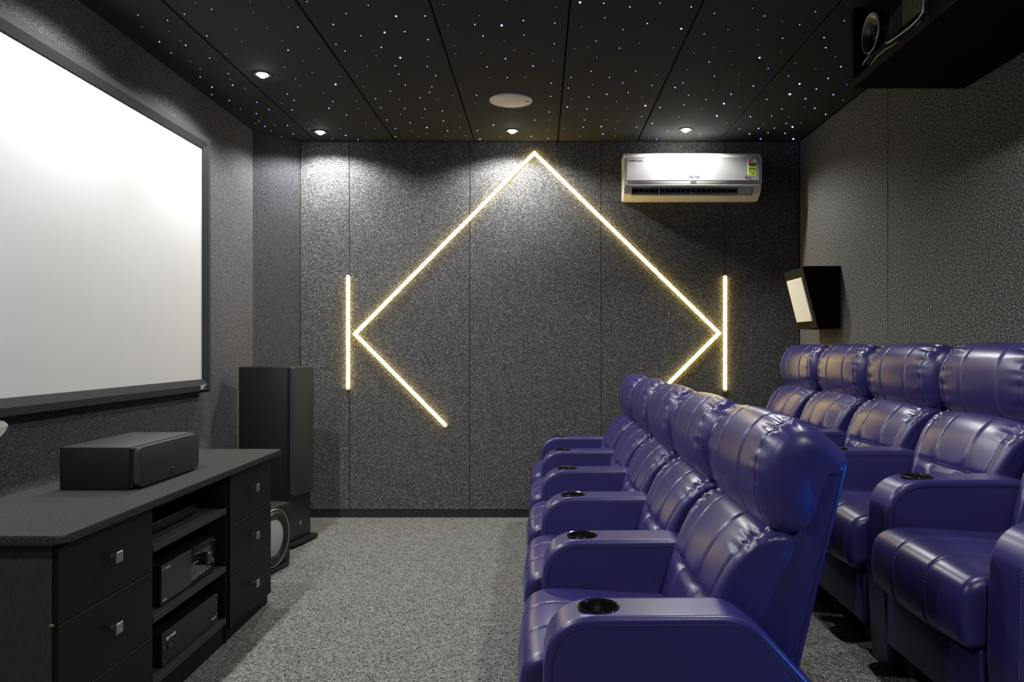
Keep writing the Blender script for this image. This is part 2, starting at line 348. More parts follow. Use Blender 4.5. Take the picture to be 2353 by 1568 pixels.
for k in ('starbig', 'starmid', 'starsmall'):
    bm = bmesh.new(); lathe_bm(bm, [(0,-1),(.5,-.86),(.87,-.5),(1,0)], 10); star_me[k] = bm_mesh(bm, 'star_point_'+k)
    star_me[k].materials.append(M[k])
STAR_LAB = {5: 'largest bright blue star point glowing in the black ceiling', 4: 'large blue star point glowing in the black ceiling', 3: 'medium blue star point in the black ceiling',
            2: 'small pale blue star point in the black ceiling', 1: 'faint pin-prick star point in the black ceiling'}
for x, y, s in stars:
    d = (ZC-EYE)*F/(CY-y)
    q = at(x, y, d)
    if d > YB-.02: continue
    o = link('star_light', star_me['starbig' if s >= 4 else 'starmid' if s >= 2 else 'starsmall'], None, None, 60)
    r = {5: 2.6, 4: 2.1, 3: 1.6, 2: 1.2, 1: .9}[s]*d/F
    o.location = (q.x, q.y, ZC); o.scale = (r, r, r)
    tag(o, STAR_LAB[s], 'star light', STAR_LAB[s].split(' glow')[0].split(' in the')[0]+'s of the starry ceiling')

# ------------------------------------------------------------------ projection screen
SX = -2.005; sy0, sy1, sz0, sz1 = 2.085, 4.52, 1.090, 2.459
ps = empty('projection_screen', (XL, (sy0+sy1)/2, (sz0+sz1)/2)); tag(ps, 'large white projection screen in a black velvet frame', 'projection screen')
def inv(o, root):   # keep world-space mesh under a translated root
    if o.parent is root: o.matrix_parent_inverse = Matrix.Translation(-Vector(root.location))
    return o
inv(box('screen_surface', (SX-.012, sy0-.01, sz0-.01), (SX, sy1+.01, sz1+.01), 'screen', ps), ps)
fw = .078
def frame_bar(p_in, p_out):  # four inner/outer corner pairs -> mitred bevelled bar
    (iy0, iz0), (iy1, iz1) = p_in; (oy0, oz0), (oy1, oz1) = p_out
    def lerp(a, b, t): return a+(b-a)*t
    secs = [(0.0, SX), (0.0, SX+.007), (.45, SX+.026), (.85, SX+.024), (1.0, SX+.010), (1.0, XL+.0005)]
    bm = bmesh.new(); A = []; B = []
    for t, x in secs:
        A.append(bm.verts.new((x, lerp(iy0, oy0, t), lerp(iz0, oz0, t)))); B.append(bm.verts.new((x, lerp(iy1, oy1, t), lerp(iz1, oz1, t))))
    A.append(bm.verts.new((XL+.0005, iy0, iz0))); B.append(bm.verts.new((XL+.0005, iy1, iz1)))
    n = len(A); bm.faces.new(A); bm.faces.new(B)
    for i in range(n): bm.faces.new((A[i], A[(i+1)%n], B[(i+1)%n], B[i]))
    return inv(link('frame_bar', bm_mesh(bm, 'frame_bar'), 'velvet', ps, 30), ps)
I = [(sy0, sz0), (sy1, sz0), (sy1, sz1), (sy0, sz1)]
O = [(sy0-fw, sz0-fw), (sy1+fw, sz0-fw), (sy1+fw, sz1+fw), (sy0-fw, sz1+fw)]
for k in range(4): frame_bar((I[k], I[(k+1)%4]), (O[k], O[(k+1)%4]))
bx0, by, bz = SX+.0255, 4.475, 1.046
bd = inv(box('badge', (bx0-.004, by-.034, bz-.013), (bx0+.001, by+.034, bz+.013), 'ink', ps), ps)
o = boxes('badge_border', [((bx0, by-.034, bz+.0105), (bx0+.002, by+.034, bz+.013)), ((bx0, by-.034, bz-.013), (bx0+.002, by+.034, bz-.0105)),
    ((bx0, by-.034, bz-.013), (bx0+.002, by-.031, bz+.013)), ((bx0, by+.031, bz-.013), (bx0+.002, by+.034, bz+.013))], 'printdim', bd); inv(o, ps)
bm = bmesh.new(); tube_bm(bm, [(bx0+.001, by-.028, bz-.008), (bx0+.001, by-.010, bz-.008), (bx0+.001, by+.001, bz-.001), (bx0+.001, by+.010, bz+.007), (bx0+.001, by+.030, bz+.009)], .0018, 6)
tube_bm(bm, [(bx0+.001, by-.008, bz+.007), (bx0+.001, by-.022, bz+.006), (bx0+.001, by-.024, bz+.001), (bx0+.001, by-.014, bz-.001)], .0018, 6)
o = link('badge_emblem', bm_mesh(bm, 'badge_emblem'), 'print', bd); inv(o, ps)

# ------------------------------------------------------------------ media console: two drawer cabinets, shelf unit, worktop
XF, XBK, XP = -1.345, -1.862, -1.364
def cabinet(y0, y1, ys_, label, gname):
    r = empty('drawer_cabinet', ((XF+XBK)/2, (y0+y1)/2, 0)); tag(r, label, 'cabinet')
    inv(box('body', (XBK, y0+.0005, .05), (XF-.019, y1-.0005, .7345), 'cab_side' if y0 < 2.3 else 'cab', r, .001, 1), r)
    inv(box('plinth', (XBK+.01, y0+.0205, 0), (XP, y1-.0005, .05), 'cab', r), r)
    zs = [.052, .276, .502, .722]
    for z0, z1 in zip(zs[:-1], zs[1:]):
        d = inv(box('drawer', (XF-.019, y0+.003, z0+.0015), (XF, y1-.003, z1-.0015), 'cab', r, .0015, 1), r)
        yc, zc = (y0+y1)/2, (z0+z1)/2+.012
        bm = bmesh.new(); box_bm(bm, (XF, yc-.005, zc-.005), (XF+.024, yc+.005, zc+.005), .001, 1); box_bm(bm, (XF+.022, yc-.018, zc-.017), (XF+.030, yc+.018, zc+.017), .0015, 1)
        k = link('knob', bm_mesh(bm, 'knob'), 'steel', d); inv(k, r); tag(k, 'square brushed steel knob on a short stem')
    return r
c1 = cabinet(2.126, 2.650, 0, 'black drawer cabinet with dark grey end panel under the near end of the worktop', 0)
pin = inv(box('hinge_pin', (XF-.024, 2.1245, .500), (XF-.012, 2.1295, .507), 'bronze', c1, .001, 1), c1)
c2 = cabinet(3.306, 3.815, 0, 'black drawer cabinet under the worktop end beside the subwoofer', 0)
su = empty('shelf_unit', ((XF+XBK)/2, 2.978, 0)); tag(su, 'black open shelf unit between the two drawer cabinets holding audio units', 'cabinet')
ya, yb = 2.651, 3.305
inv(box('side_panel', (XBK, ya, .0), (XF-.012, ya+.018, .7345), 'cab', su), su); inv(box('side_panel', (XBK, yb-.018, .0), (XF-.012, yb, .7345), 'cab', su), su)
inv(box('back_panel', (XBK, ya+.018, .05), (XBK+.01, yb-.018, .7345), 'cab', su), su)
for zt in (.110, .336, .585):
    inv(box('shelf', (XBK+.01, ya+.0185, zt-.024), (XF-.008, yb-.0185, zt), 'cab_side', su, .001, 1), su)
inv(box('plinth', (XP-.02, ya+.018, 0), (XP, yb-.018, .084), 'cab', su), su)
wt = prism('worktop', rounded(rect(-1.868, -1.312, 2.098, 3.882), [.004,.03,.02,.004], 5), 'z', .735, .761, 'top', None, .006, 3)
tag(wt, 'charcoal carpet covered worktop across the drawer cabinets and shelf unit', 'worktop')

# audio units in the shelf unit
def unit(name, y0, y1, z0, z1, label, cat):
    r = empty(name, (XF-.2, (y0+y1)/2, z0)); tag(r, label, cat)
    inv(box('chassis', (XF-.40, y0+.012, z0+.008), (XF-.032, y1-.012, z1-.004), 'blackplastic', r, .002, 1), r)
    fp = inv(box('front_panel', (XF-.0325, y0, z0+.008), (XF-.024, y1, z1), 'gloss' if name == 'av_receiver' else 'grille', r, .0025, 2), r)
    for fx in (XF-.07, XF-.35):
        for fy in (y0+.06, y1-.06):
            inv(lathe('foot', [(0,0),(.016,0),(.018,.009),(0,.009)], 'rubber', r, 12, Matrix.Translation((fx, fy, z0))), r)
    return r, fp
XU = XF-.024
rc, fp = unit('av_receiver', 2.752, 3.218, .336, .490, 'black audio video receiver with round volume knob on the middle shelf', 'receiver')
T = lambda o: inv(o, rc)
T(box('display_window', (XU-.001, 2.755, .350), (XU+.0012, 2.990, .486), 'blackplastic', fp, .0005, 1))
T(lathe('volume_knob', [(0,.034),(.022,.034),(.026,.030),(.027,0),(0,0)], 'blackplastic', rc, 28, Matrix.Translation((XU, 3.085, .425)) @ Matrix.Rotation(PI/2, 4, 'Y')))
T(text('brand_print', 'A', (XU+.0016, 2.765, .468), .0095, '+x', 'print', fp)); T(text('brand_print', 'N', (XU+.0016, 2.775, .468), .0095, '+x', 'printred', fp))
T(text('brand_print', 'T H E M', (XU+.0016, 2.785, .468), .0095, '+x', 'print', fp))
T(text('model_print', 'MRX 520', (XU+.0016, 2.763, .357), .0075, '+x', 'print', fp))
for k in range(4): T(lathe('button', [(0,.003),(.0028,.003),(.003,0)], 'printdim', rc, 10, Matrix.Translation((XU, 3.008+.012*k, .425)) @ Matrix.Rotation(PI/2, 4, 'Y')))
for yy, zz in ((3.155,.425),(3.175,.425),(3.200,.47)): T(lathe('button', [(0,.003),(.0028,.003),(.003,0)], 'printdim', rc, 10, Matrix.Translation((XU, yy, zz)) @ Matrix.Rotation(PI/2, 4, 'Y')))
T(boxes('logo_print', [((XU, 3.005+.03*k, .366), (XU+.0008, 3.005+.03*k+w_, .370)) for k, w_ in enumerate((.022,.010,.020,.020,.020,.014))], 'printdim', fp))
T(boxes('logo_print', [((XU, 3.185, .392), (XU+.0008, 3.203, .394)), ((XU, 3.192, .378), (XU+.0008, 3.196, .390))], 'printdim', fp))
ra = rc
am, fp = unit('power_amplifier', 2.766, 3.238, .110, .236, 'black power amplifier with script lettering on the bottom shelf', 'amplifier')
T = lambda o: inv(o, am)
T(text('brand_print', 'Rgb Audio', (XU+.0004, 2.790, .205), .017, '+x', 'print', fp, shear=.35))
T(text('model_print', 'MCA 50', (XU+.0004, 3.180, .138), .012, '+x', 'print', fp, shear=.2))
T(lathe('power_knob', [(0,.006),(.010,.006),(.012,0)], 'blackplastic', am, 16, Matrix.Translation((XU, 2.808, .183)) @ Matrix.Rotation(PI/2, 4, 'Y')))
for yy, zz in ((2.775,.185),(2.775,.135),(3.229,.20),(3.229,.15)): T(lathe('bolt', [(0,.002),(.003,.002),(.0035,0)], 'steel', am, 8, Matrix.Translation((XU, yy, zz)) @ Matrix.Rotation(PI/2, 4, 'Y')))
# flat player on the upper shelf
mp_ = empty('media_player', (XF-.2, 2.95, .585)); tag(mp_, 'slim black media player lying on the top shelf', 'media player')
inv(box('chassis', (XF-.36, 2.80, .591), (XF-.08, 3.16, .632), 'blackplastic', mp_, .003, 2), mp_)
inv(box('front_strip', (XF-.0805, 2.81, .608), (XF-.078, 3.15, .616), 'gloss', mp_), mp_)
for fx in (XF-.12, XF-.33):
    for fy in (2.84, 3.12): inv(lathe('foot', [(0,0),(.012,0),(.012,.0065),(0,.0065)], 'rubber', mp_, 10, Matrix.Translation((fx, fy, .585))), mp_)

# centre speaker on the worktop
ct = empty('centre_speaker', (-1.61, 3.01, .761)); tag(ct, 'low black ash centre speaker with rounded cloth grille on the worktop', 'speaker')
T = lambda o: inv(o, ct)
T(box('cabinet', (-1.743, 2.765, .763), (-1.490, 3.262, .917), 'spkbox', ct, .002, 2))
T(box('baffle', (-1.4905, 2.768, .766), (-1.480, 3.259, .914), 'blackplastic', ct, .002, 1))
gr = T(prism('grille', rounded(rect(2.772, 3.258, .768, .912), .022, 6), 'x', -1.479, -1.458, 'grille', ct, .006, 3))
T(boxes('badge', [((-1.4585, 3.015, .778), (-1.4572, 3.041, .804))], 'blackplastic', gr)); T(boxes('badge_edge', [((-1.4585, 3.015, .804), (-1.4568, 3.041, .8056))], 'printdim', gr))
for yy in (2.81, 3.21):
    for xx in (-1.72, -1.52): T(lathe('foot', [(0,0),(.01,0),(.01,.003),(0,.003)], 'rubber', ct, 10, Matrix.Translation((xx, yy, .7605))))

# tower speaker
tw = empty('tower_speaker', (-1.5635, 4.975, 0), -math.radians(13)); tag(tw, 'tall black tower speaker with cloth grille in the corner', 'speaker')
box('cabinet', (-.365, -.130, .034), (-.016, .130, 1.152), 'spkbox', tw, .003, 2)
box('baffle', (-.0165, -.130, .034), (0, .130, 1.152), 'blackplastic', tw, .002, 1)
gr = prism('grille', rounded(rect(-.128, .128, .325, 1.150), .022, 6), 'x', .003, .024, 'grille', tw, .006, 3)
box('badge', (0, -.012, .122), (.002, .012, .146), 'steel', tw, .0005, 1)
prism('base', rounded(rect(-.40, .045, -.165, .165), .03, 4), 'z', .010, .030, 'spkbox', tw, .003, 1)
for xx in (-.36, .012):
    for yy in (-.13, .13): lathe('foot', [(0,0),(.012,0),(.014,.011),(0,.011)], 'rubber', tw, 12, Matrix.Translation((xx, yy, 0)))
# subwoofer
sb = empty('subwoofer', (-1.51, 4.31, 0), -math.radians(12)); tag(sb, 'black cube subwoofer with silver cone on the carpet beside the console', 'subwoofer')
box('cabinet', (-.37, -.185, .028), (0, .185, .368), 'spkbox', sb, .004, 2)
prism('base', rounded(rect(-.35, .012, -.17, .17), .02, 4), 'z', .010, .028, 'rubber', sb, .002, 1)
for xx in (-.31, -.02):
    for yy in (-.14, .14): lathe('foot', [(0,0),(.012,0),(.014,.011),(0,.011)], 'rubber', sb, 12, Matrix.Translation((xx, yy, 0)))
R90 = Matrix.Translation((0, 0, .198)) @ Matrix.Rotation(PI/2, 4, 'Y')
dr = lathe('driver_surround', [(.100,.002),(.112,.008),(.124,.016),(.134,.019),(.142,.016),(.148,.010),(.151,.006),(.158,.006),(.160,0)], 'rubber', sb, 48, R90)
lathe('driver_ring', [(.1585,.004),(.1590,.0085),(.1625,.0085),(.1635,0)], 'chrome', sb, 48, R90)
lathe('cone', [(0,.024),(.03,.0225),(.06,.018),(.085,.0115),(.104,.004)], 'cone', sb, 48, R90)

# ------------------------------------------------------------------ cream plaque at the left edge
pq = empty('wall_plaque', (XL, 2.80, .97)); tag(pq, 'cream glossy pointed plaque with brown edge on the wall below the screen', 'plaque')
rh = rounded([(2.76, .905), (2.893, .990), (2.76, 1.030), (2.62, .990)], [.03,.02,.03,.02], 5)
inv(prism('backing', [(y, z-.012) for y, z in rh], 'x', XL+.0005, XL+.030, 'edgebrown', pq, .004, 2), pq)
inv(prism('face', rh, 'x', XL+.0305, XL+.048, 'creamgloss', pq, .006, 3), pq)

# ------------------------------------------------------------------ air conditioner
ax0, ax1 = .612, 1.600; YF = 5.485
ac = empty('air_conditioner', ((ax0+ax1)/2, YB, 2.36)); tag(ac, 'white split air conditioner with silver front panel on the back wall', 'air conditioner')
T = lambda o: inv(o, ac)
bm = bmesh.new()
prof = rounded([(YB-.0005, 2.365), (5.60, 2.352), (YF+.035, 2.395), (YF+.012, 2.445), (YF+.010, 2.640), (YF+.045, 2.690), (YB-.0005, 2.690)], [0,.04,.03,.02,.02,.03,0], 5)
prism_bm(bm, prof, 'x', ax0, ax1, .012, 3)
# outlet recess: cut a slot through the lower front of the shell
bme = bm_mesh(bm, 'shell'); tmp = link('tmp', bme, 'acwhite', None)
cb = bmesh.new(); box_bm(cb, (ax0+.055, 5.40, 2.382), (ax1-.055, 5.60, 2.437)); cut = link('cut', bm_mesh(cb, 'cut'), 'acdark', None)
md = tmp.modifiers.new('b', 'BOOLEAN'); md.object = cut; md.operation = 'DIFFERENCE'; md.solver = 'EXACT'
me = bpy.data.meshes.new_from_object(tmp.evaluated_get(bpy.context.evaluated_depsgraph_get()))
bpy.data.objects.remove(tmp); bpy.data.objects.remove(cut)
me.materials.clear(); me.polygons.foreach_set('material_index', [0]*len(me.polygons))
T(link('shell', me, 'acwhite', ac, 35))
T(box('outlet_lining', (ax0+.056, 5.585, 2.383), (ax1-.056, 5.599, 2.436), 'acdark', ac))
T(prism('front_panel', rounded(rect(ax0+.012, ax1-.002, 2.446, 2.652), [.02,.02,.008,.008], 4), 'y', YF-.006, YF+.011, 'acwhite', ac, .004, 2))
T(box('silver_facing', (ax0+.016, YF-.0075, 2.480), (ax1-.020, YF-.0055, 2.648), 'acsilver', ac, .0008, 1))
T(box('display_window', (1.085, YF-.0072, 2.460), (1.128, YF-.0055, 2.474), 'acgrey', ac))
for k in range(19):
    xx = ax0+.075+k*.0375
    if xx > ax1-.16: break
    T(box('vane', (xx, 5.535, 2.386), (xx+.004, 5.575, 2.433), 'vane', ac))
T(box('outlet_block', (ax1-.155, 5.53, 2.384), (ax1-.056, 5.58, 2.436), 'acwhite', ac, .003, 1))
T(prism('louvre', [(5.512, 2.379), (5.518, 2.378), (5.560, 2.402), (5.558, 2.408)], 'x', ax0+.058, ax1-.06, 'acwhite', ac, .001, 1))
for xx in (.865, 1.10, 1.515): T(prism('louvre_bracket', [(5.520, 2.381), (5.560, 2.402), (5.56, 2.425), (5.548, 2.425)], 'x', xx, xx+.008, 'acwhite', ac))
T(text('brand_print', 'VOLTAS', (1.108, YF-.0079, 2.497), .0225, '-y', 'acgrey', ac, depth=.0004, shear=.22, align='CENTER', offset=.0006))
T(text('maker_print', 'A TATA', (ax0+.030, YF-.0079, 2.616), .014, '-y', 'acgrey', ac, depth=.0004, offset=.0004))
T(text('maker_print', 'Product', (ax0+.086, YF-.0079, 2.616), .013, '-y', 'acgrey', ac, depth=.0004))
# energy label
lx0, lx1, lz0, lz1 = 1.495, 1.563, 2.512, 2.640; lc = (lx0+lx1)/2; lr = (lx1-lx0)/2
arc = lambda cx, cz, r, a0, a1, n=14: [(cx+r*math.cos(a0+(a1-a0)*k/n), cz+r*math.sin(a0+(a1-a0)*k/n)) for k in range(n+1)]
yl = YF-.0076
lab = T(prism('energy_label', [(lx0, lz0), (lx1, lz0)] + arc(lc, lz1-lr, lr, 0, PI), 'y', yl-.0005, yl+.001, 'paper', ac))
def lp(name, pts, m, e): return T(prism(name, pts, 'y', yl-.0005-.0003*e, yl, m, lab))
zr = lz1-lr
lp('label_field', [(lx0+.006, lz0+.003), (lx1-.004, lz0+.003), (lx1-.004, zr-.008), (lx0+.006, zr-.008)], 'lime', 1)
lp('label_dial', arc(lc, zr, lr-.004, PI*.40, PI) + arc(lc, zr, .013, PI, PI*.40), 'red', 1)
lp('label_hub', arc(lc, zr, .013, 0, PI), 'lime', 2)
lp('label_band', [(lx0+.006, zr), (lx0+.006, zr-.010), (lc-.012, zr-.024), (lc+.012, zr-.024), (lx1-.004, zr-.010), (lx1-.004, zr)], 'ink', 2)
for a in (.88, .70, .52):
    sx_, sz_ = lc+(lr-.013)*math.cos(PI*a), zr+(lr-.013)*math.sin(PI*a)
    lp('label_star', [(sx_+(.0042 if k % 2 == 0 else .0018)*math.sin(PI*k/5), sz_+(.0042 if k % 2 == 0 else .0018)*math.cos(PI*k/5)) for k in range(10)], 'paper', 3)
T(boxes('label_print', [((lc-.024, yl-.0014, zr-.0065), (lc+.026, yl-.0005, zr-.0035)), ((lc-.010, yl-.0014, zr-.014), (lc+.012, yl-.0005, zr-.011))], 'printdim', lab))
T(boxes('label_print', [((lc-.022, yl-.0012, zr-.046), (lc+.022, yl-.0005, zr-.039)), ((lc-.024, yl-.0012, zr-.057), (lc-.004, yl-.0005, zr-.055)), ((lc+.006, yl-.0012, zr-.057), (lc+.022, yl-.0005, zr-.055)),
    ((lc-.022, yl-.0012, zr-.064), (lc-.004, yl-.0005, zr-.062)), ((lc+.008, yl-.0012, zr-.064), (lc+.02, yl-.0005, zr-.062)), ((lc-.005, yl-.0012, zr-.083), (lc+.005, yl-.0005, zr-.074))], 'dgreen', lab))
T(text('inverter_print', 'inverter', (1.475, YF-.0079, 2.494), .013, '-y', 'acgrey', ac, depth=.0004))
bm = bmesh.new(); tube_bm(bm, [(1.478+.02*(1-math.cos(t)), YF-.0078, 2.503+.010*math.sin(t)) for t in [PI*k/8 for k in range(9)]], .0009, 5); tube_bm(bm, [(1.500+.013*(1-math.cos(t)), YF-.0078, 2.492-.009*math.sin(t)) for t in [PI*k/8 for k in range(9)]], .0009, 5)
T(link('inverter_swirl', bm_mesh(bm, 'swirl'), 'acgrey', ac))
T(box('side_sticker', (ax0-.0008, 5.56, 2.50), (ax0+.0005, 5.60, 2.58), 'lime', ac)); T(box('side_sticker_print', (ax0-.0012, 5.572, 2.515), (ax0, 5.588, 2.565), 'ink', ac))

# ------------------------------------------------------------------ surround speaker on the right wall
ss = empty('wall_speaker', (XR, 5.13, 1.40)); tag(ss, 'black wedge wall speaker with cream front grille on the right wall', 'speaker')
T = lambda o: inv(o, ss)
T(prism('cabinet', [(1.712, 1.800), (1.812, 1.405), (XR-.0005, 1.402), (XR-.0005, 1.806), (1.722, 1.806)], 'y', 4.93, 5.315, 'house', ss, .002, 1))
fd = Vector((1.812-1.712, 0, 1.405-1.800)); L_ = fd.length; fd.normalize(); fn = Vector((fd.z, 0, -fd.x))  # outward: -x and down
if fn.x > 0: fn = -fn
bm = bmesh.new(); 
def slab(bm, s0, s1, y0, y1, o0, o1, bev):
    base = Vector((1.712, 0, 1.800)); vs = []
    for s in (s0, s1):
        for y in (y0, y1):
            for o_ in (o0, o1): vs.append(bm.verts.new(base + fd*s + fn*o_ + Vector((0, y, 0))))
    q = lambda *i: bm.faces.new([vs[k] for k in i])
    q(0,1,3,2); q(4,6,7,5); q(0,4,5,1); q(2,3,7,6); q(0,2,6,4); q(1,5,7,3)
    if bev: bmesh.ops.bevel(bm, geom=list(bm.edges), offset=bev, segments=2, affect='EDGES')
slab(bm, .002, L_-.002, 4.931, 5.314, .0002, .010, .002); T(link('front_baffle', bm_mesh(bm, 'baffle'), 'houseframe', ss))
bm = bmesh.new(); slab(bm, .062, L_-.050, 4.975, 5.275, .010, .020, .004); gq = T(link('grille', bm_mesh(bm, 'grille'), 'cream', ss))
bm = bmesh.new(); slab(bm, L_-.075, L_-.060, 4.985, 4.995, .0195, .0212, 0); T(link('badge', bm_mesh(bm, 'badge'), 'steel', gq))

# ------------------------------------------------------------------ projector in its black box
hx0, hy0, hy1, hz = 1.43, 2.80, 3.50, 2.470
pb = empty('projector_box', ((hx0+XR)/2, 3.15, hz)); tag(pb, 'open-fronted black box hanging from the ceiling around the projector', 'projector box')
T = lambda o: inv(o, pb)
HN = 2.50
T(box('bottom_panel', (hx0+.012, HN, hz), (XR-.0005, hy1, hz+.016), 'house', pb)); T(box('end_panel', (hx0+.012, hy1-.016, hz+.016), (XR-.0005, hy1, ZC-.0005), 'house', pb)); T(box('end_panel', (hx0+.012, HN, hz+.016), (XR-.0005, HN+.016, ZC-.0005), 'house', pb))
T(box('front_board', (hx0+.002, HN, hz), (hx0+.012, hy0-.001, ZC-.0005), 'house', pb))
T(boxes('front_frame', [((hx0, hy0, hz), (hx0+.012, hy1, hz+.032)), ((hx0, hy0, hz+.032), (hx0+.012, hy0+.03, ZC-.0005)), ((hx0, hy1-.03, hz+.032), (hx0+.012, hy1, ZC-.0005))], 'houseframe', pb, .001))
px_ = hx0+.035
pj = empty('projector', (1.65, 3.16, hz+.016)); tag(pj, 'black projector with chrome trimmed lens inside the ceiling box', 'projector')
T = lambda o: inv(o, pj)
T(prism('body', rounded(rect(2.865, 3.462, hz+.024, hz+.285), [.05,.05,.06,.06], 6), 'x', px_, px_+.40, 'gloss', pj, .012, 3))
for xx in (px_+.06, px_+.34):
    for yy in (2.95, 3.38): T(lathe('foot', [(0,0),(.016,0),(.016,.0085),(0,.0085)], 'rubber', pj, 12, Matrix.Translation((xx, yy, hz+.016))))
LM = Matrix.Translation((px_, 3.325, 2.652)) @ Matrix.Rotation(-PI/2, 4, 'Y')
T(lathe('lens_barrel', [(.030,-.02),(.055,.004),(.070,.018),(.080,.022),(.0835,.019),(.085,.0)], 'blackplastic', pj, 40, LM))
T(lathe('lens_ring', [(.0800,.0190),(.0805,.0235),(.0830,.0245),(.0850,.0225),(.0850,.0185)], 'chrome', pj, 48, LM))
T(lathe('lens_glass', [(0,.004),(.02,.002),(.04,-.006),(.052,-.012)], 'gloss', pj, 32, LM))
xs = px_-.003
T(tube('chrome_trim', [(xs, 3.225, 2.572), (xs, 3.20, 2.560), (xs, 3.10, 2.550), (xs, 3.00, 2.545), (xs, 2.935, 2.548), (xs, 2.905, 2.560), (xs, 2.893, 2.585), (xs, 2.890, 2.63)], [.003,.004,.004,.0045,.005,.006,.006,.004], 'chrome', pj))
for k in range(17):
    yy = 2.905+k*.0165
    T(box('vent_slat', (px_-.005, yy, 2.572), (px_+.002, yy+.007, 2.700-.003*k), 'slat' if k < 10 else 'slatdark', pj))
T(prism('status_window', rounded([(2.915, 2.532), (2.965, 2.537), (2.962, 2.520), (2.925, 2.516)], .006, 3), 'x', px_-.002, px_+.002, 'steel', pj))
T(tube('bronze_trim', [(xs, 3.40, 2.512), (xs, 3.36, 2.528), (xs, 3.30, 2.540), (xs, 3.22, 2.540), (xs, 3.14, 2.530), (xs, 3.05, 2.522)], [.002,.004,.005,.004,.004,.002], 'bronze', pj))
T(tube('chrome_trim', [(xs, 3.365, 2.584), (xs, 3.385, 2.572), (xs, 3.42, 2.567), (xs, 3.450, 2.556)], [.002,.003,.004,.003], 'chrome', pj))
T(tube('chrome_trim', [(xs, 3.430, 2.512), (xs, 3.395, 2.503), (xs, 3.365, 2.512), (xs, 3.350, 2.526)], [.002,.007,.006,.003], 'chrome', pj))

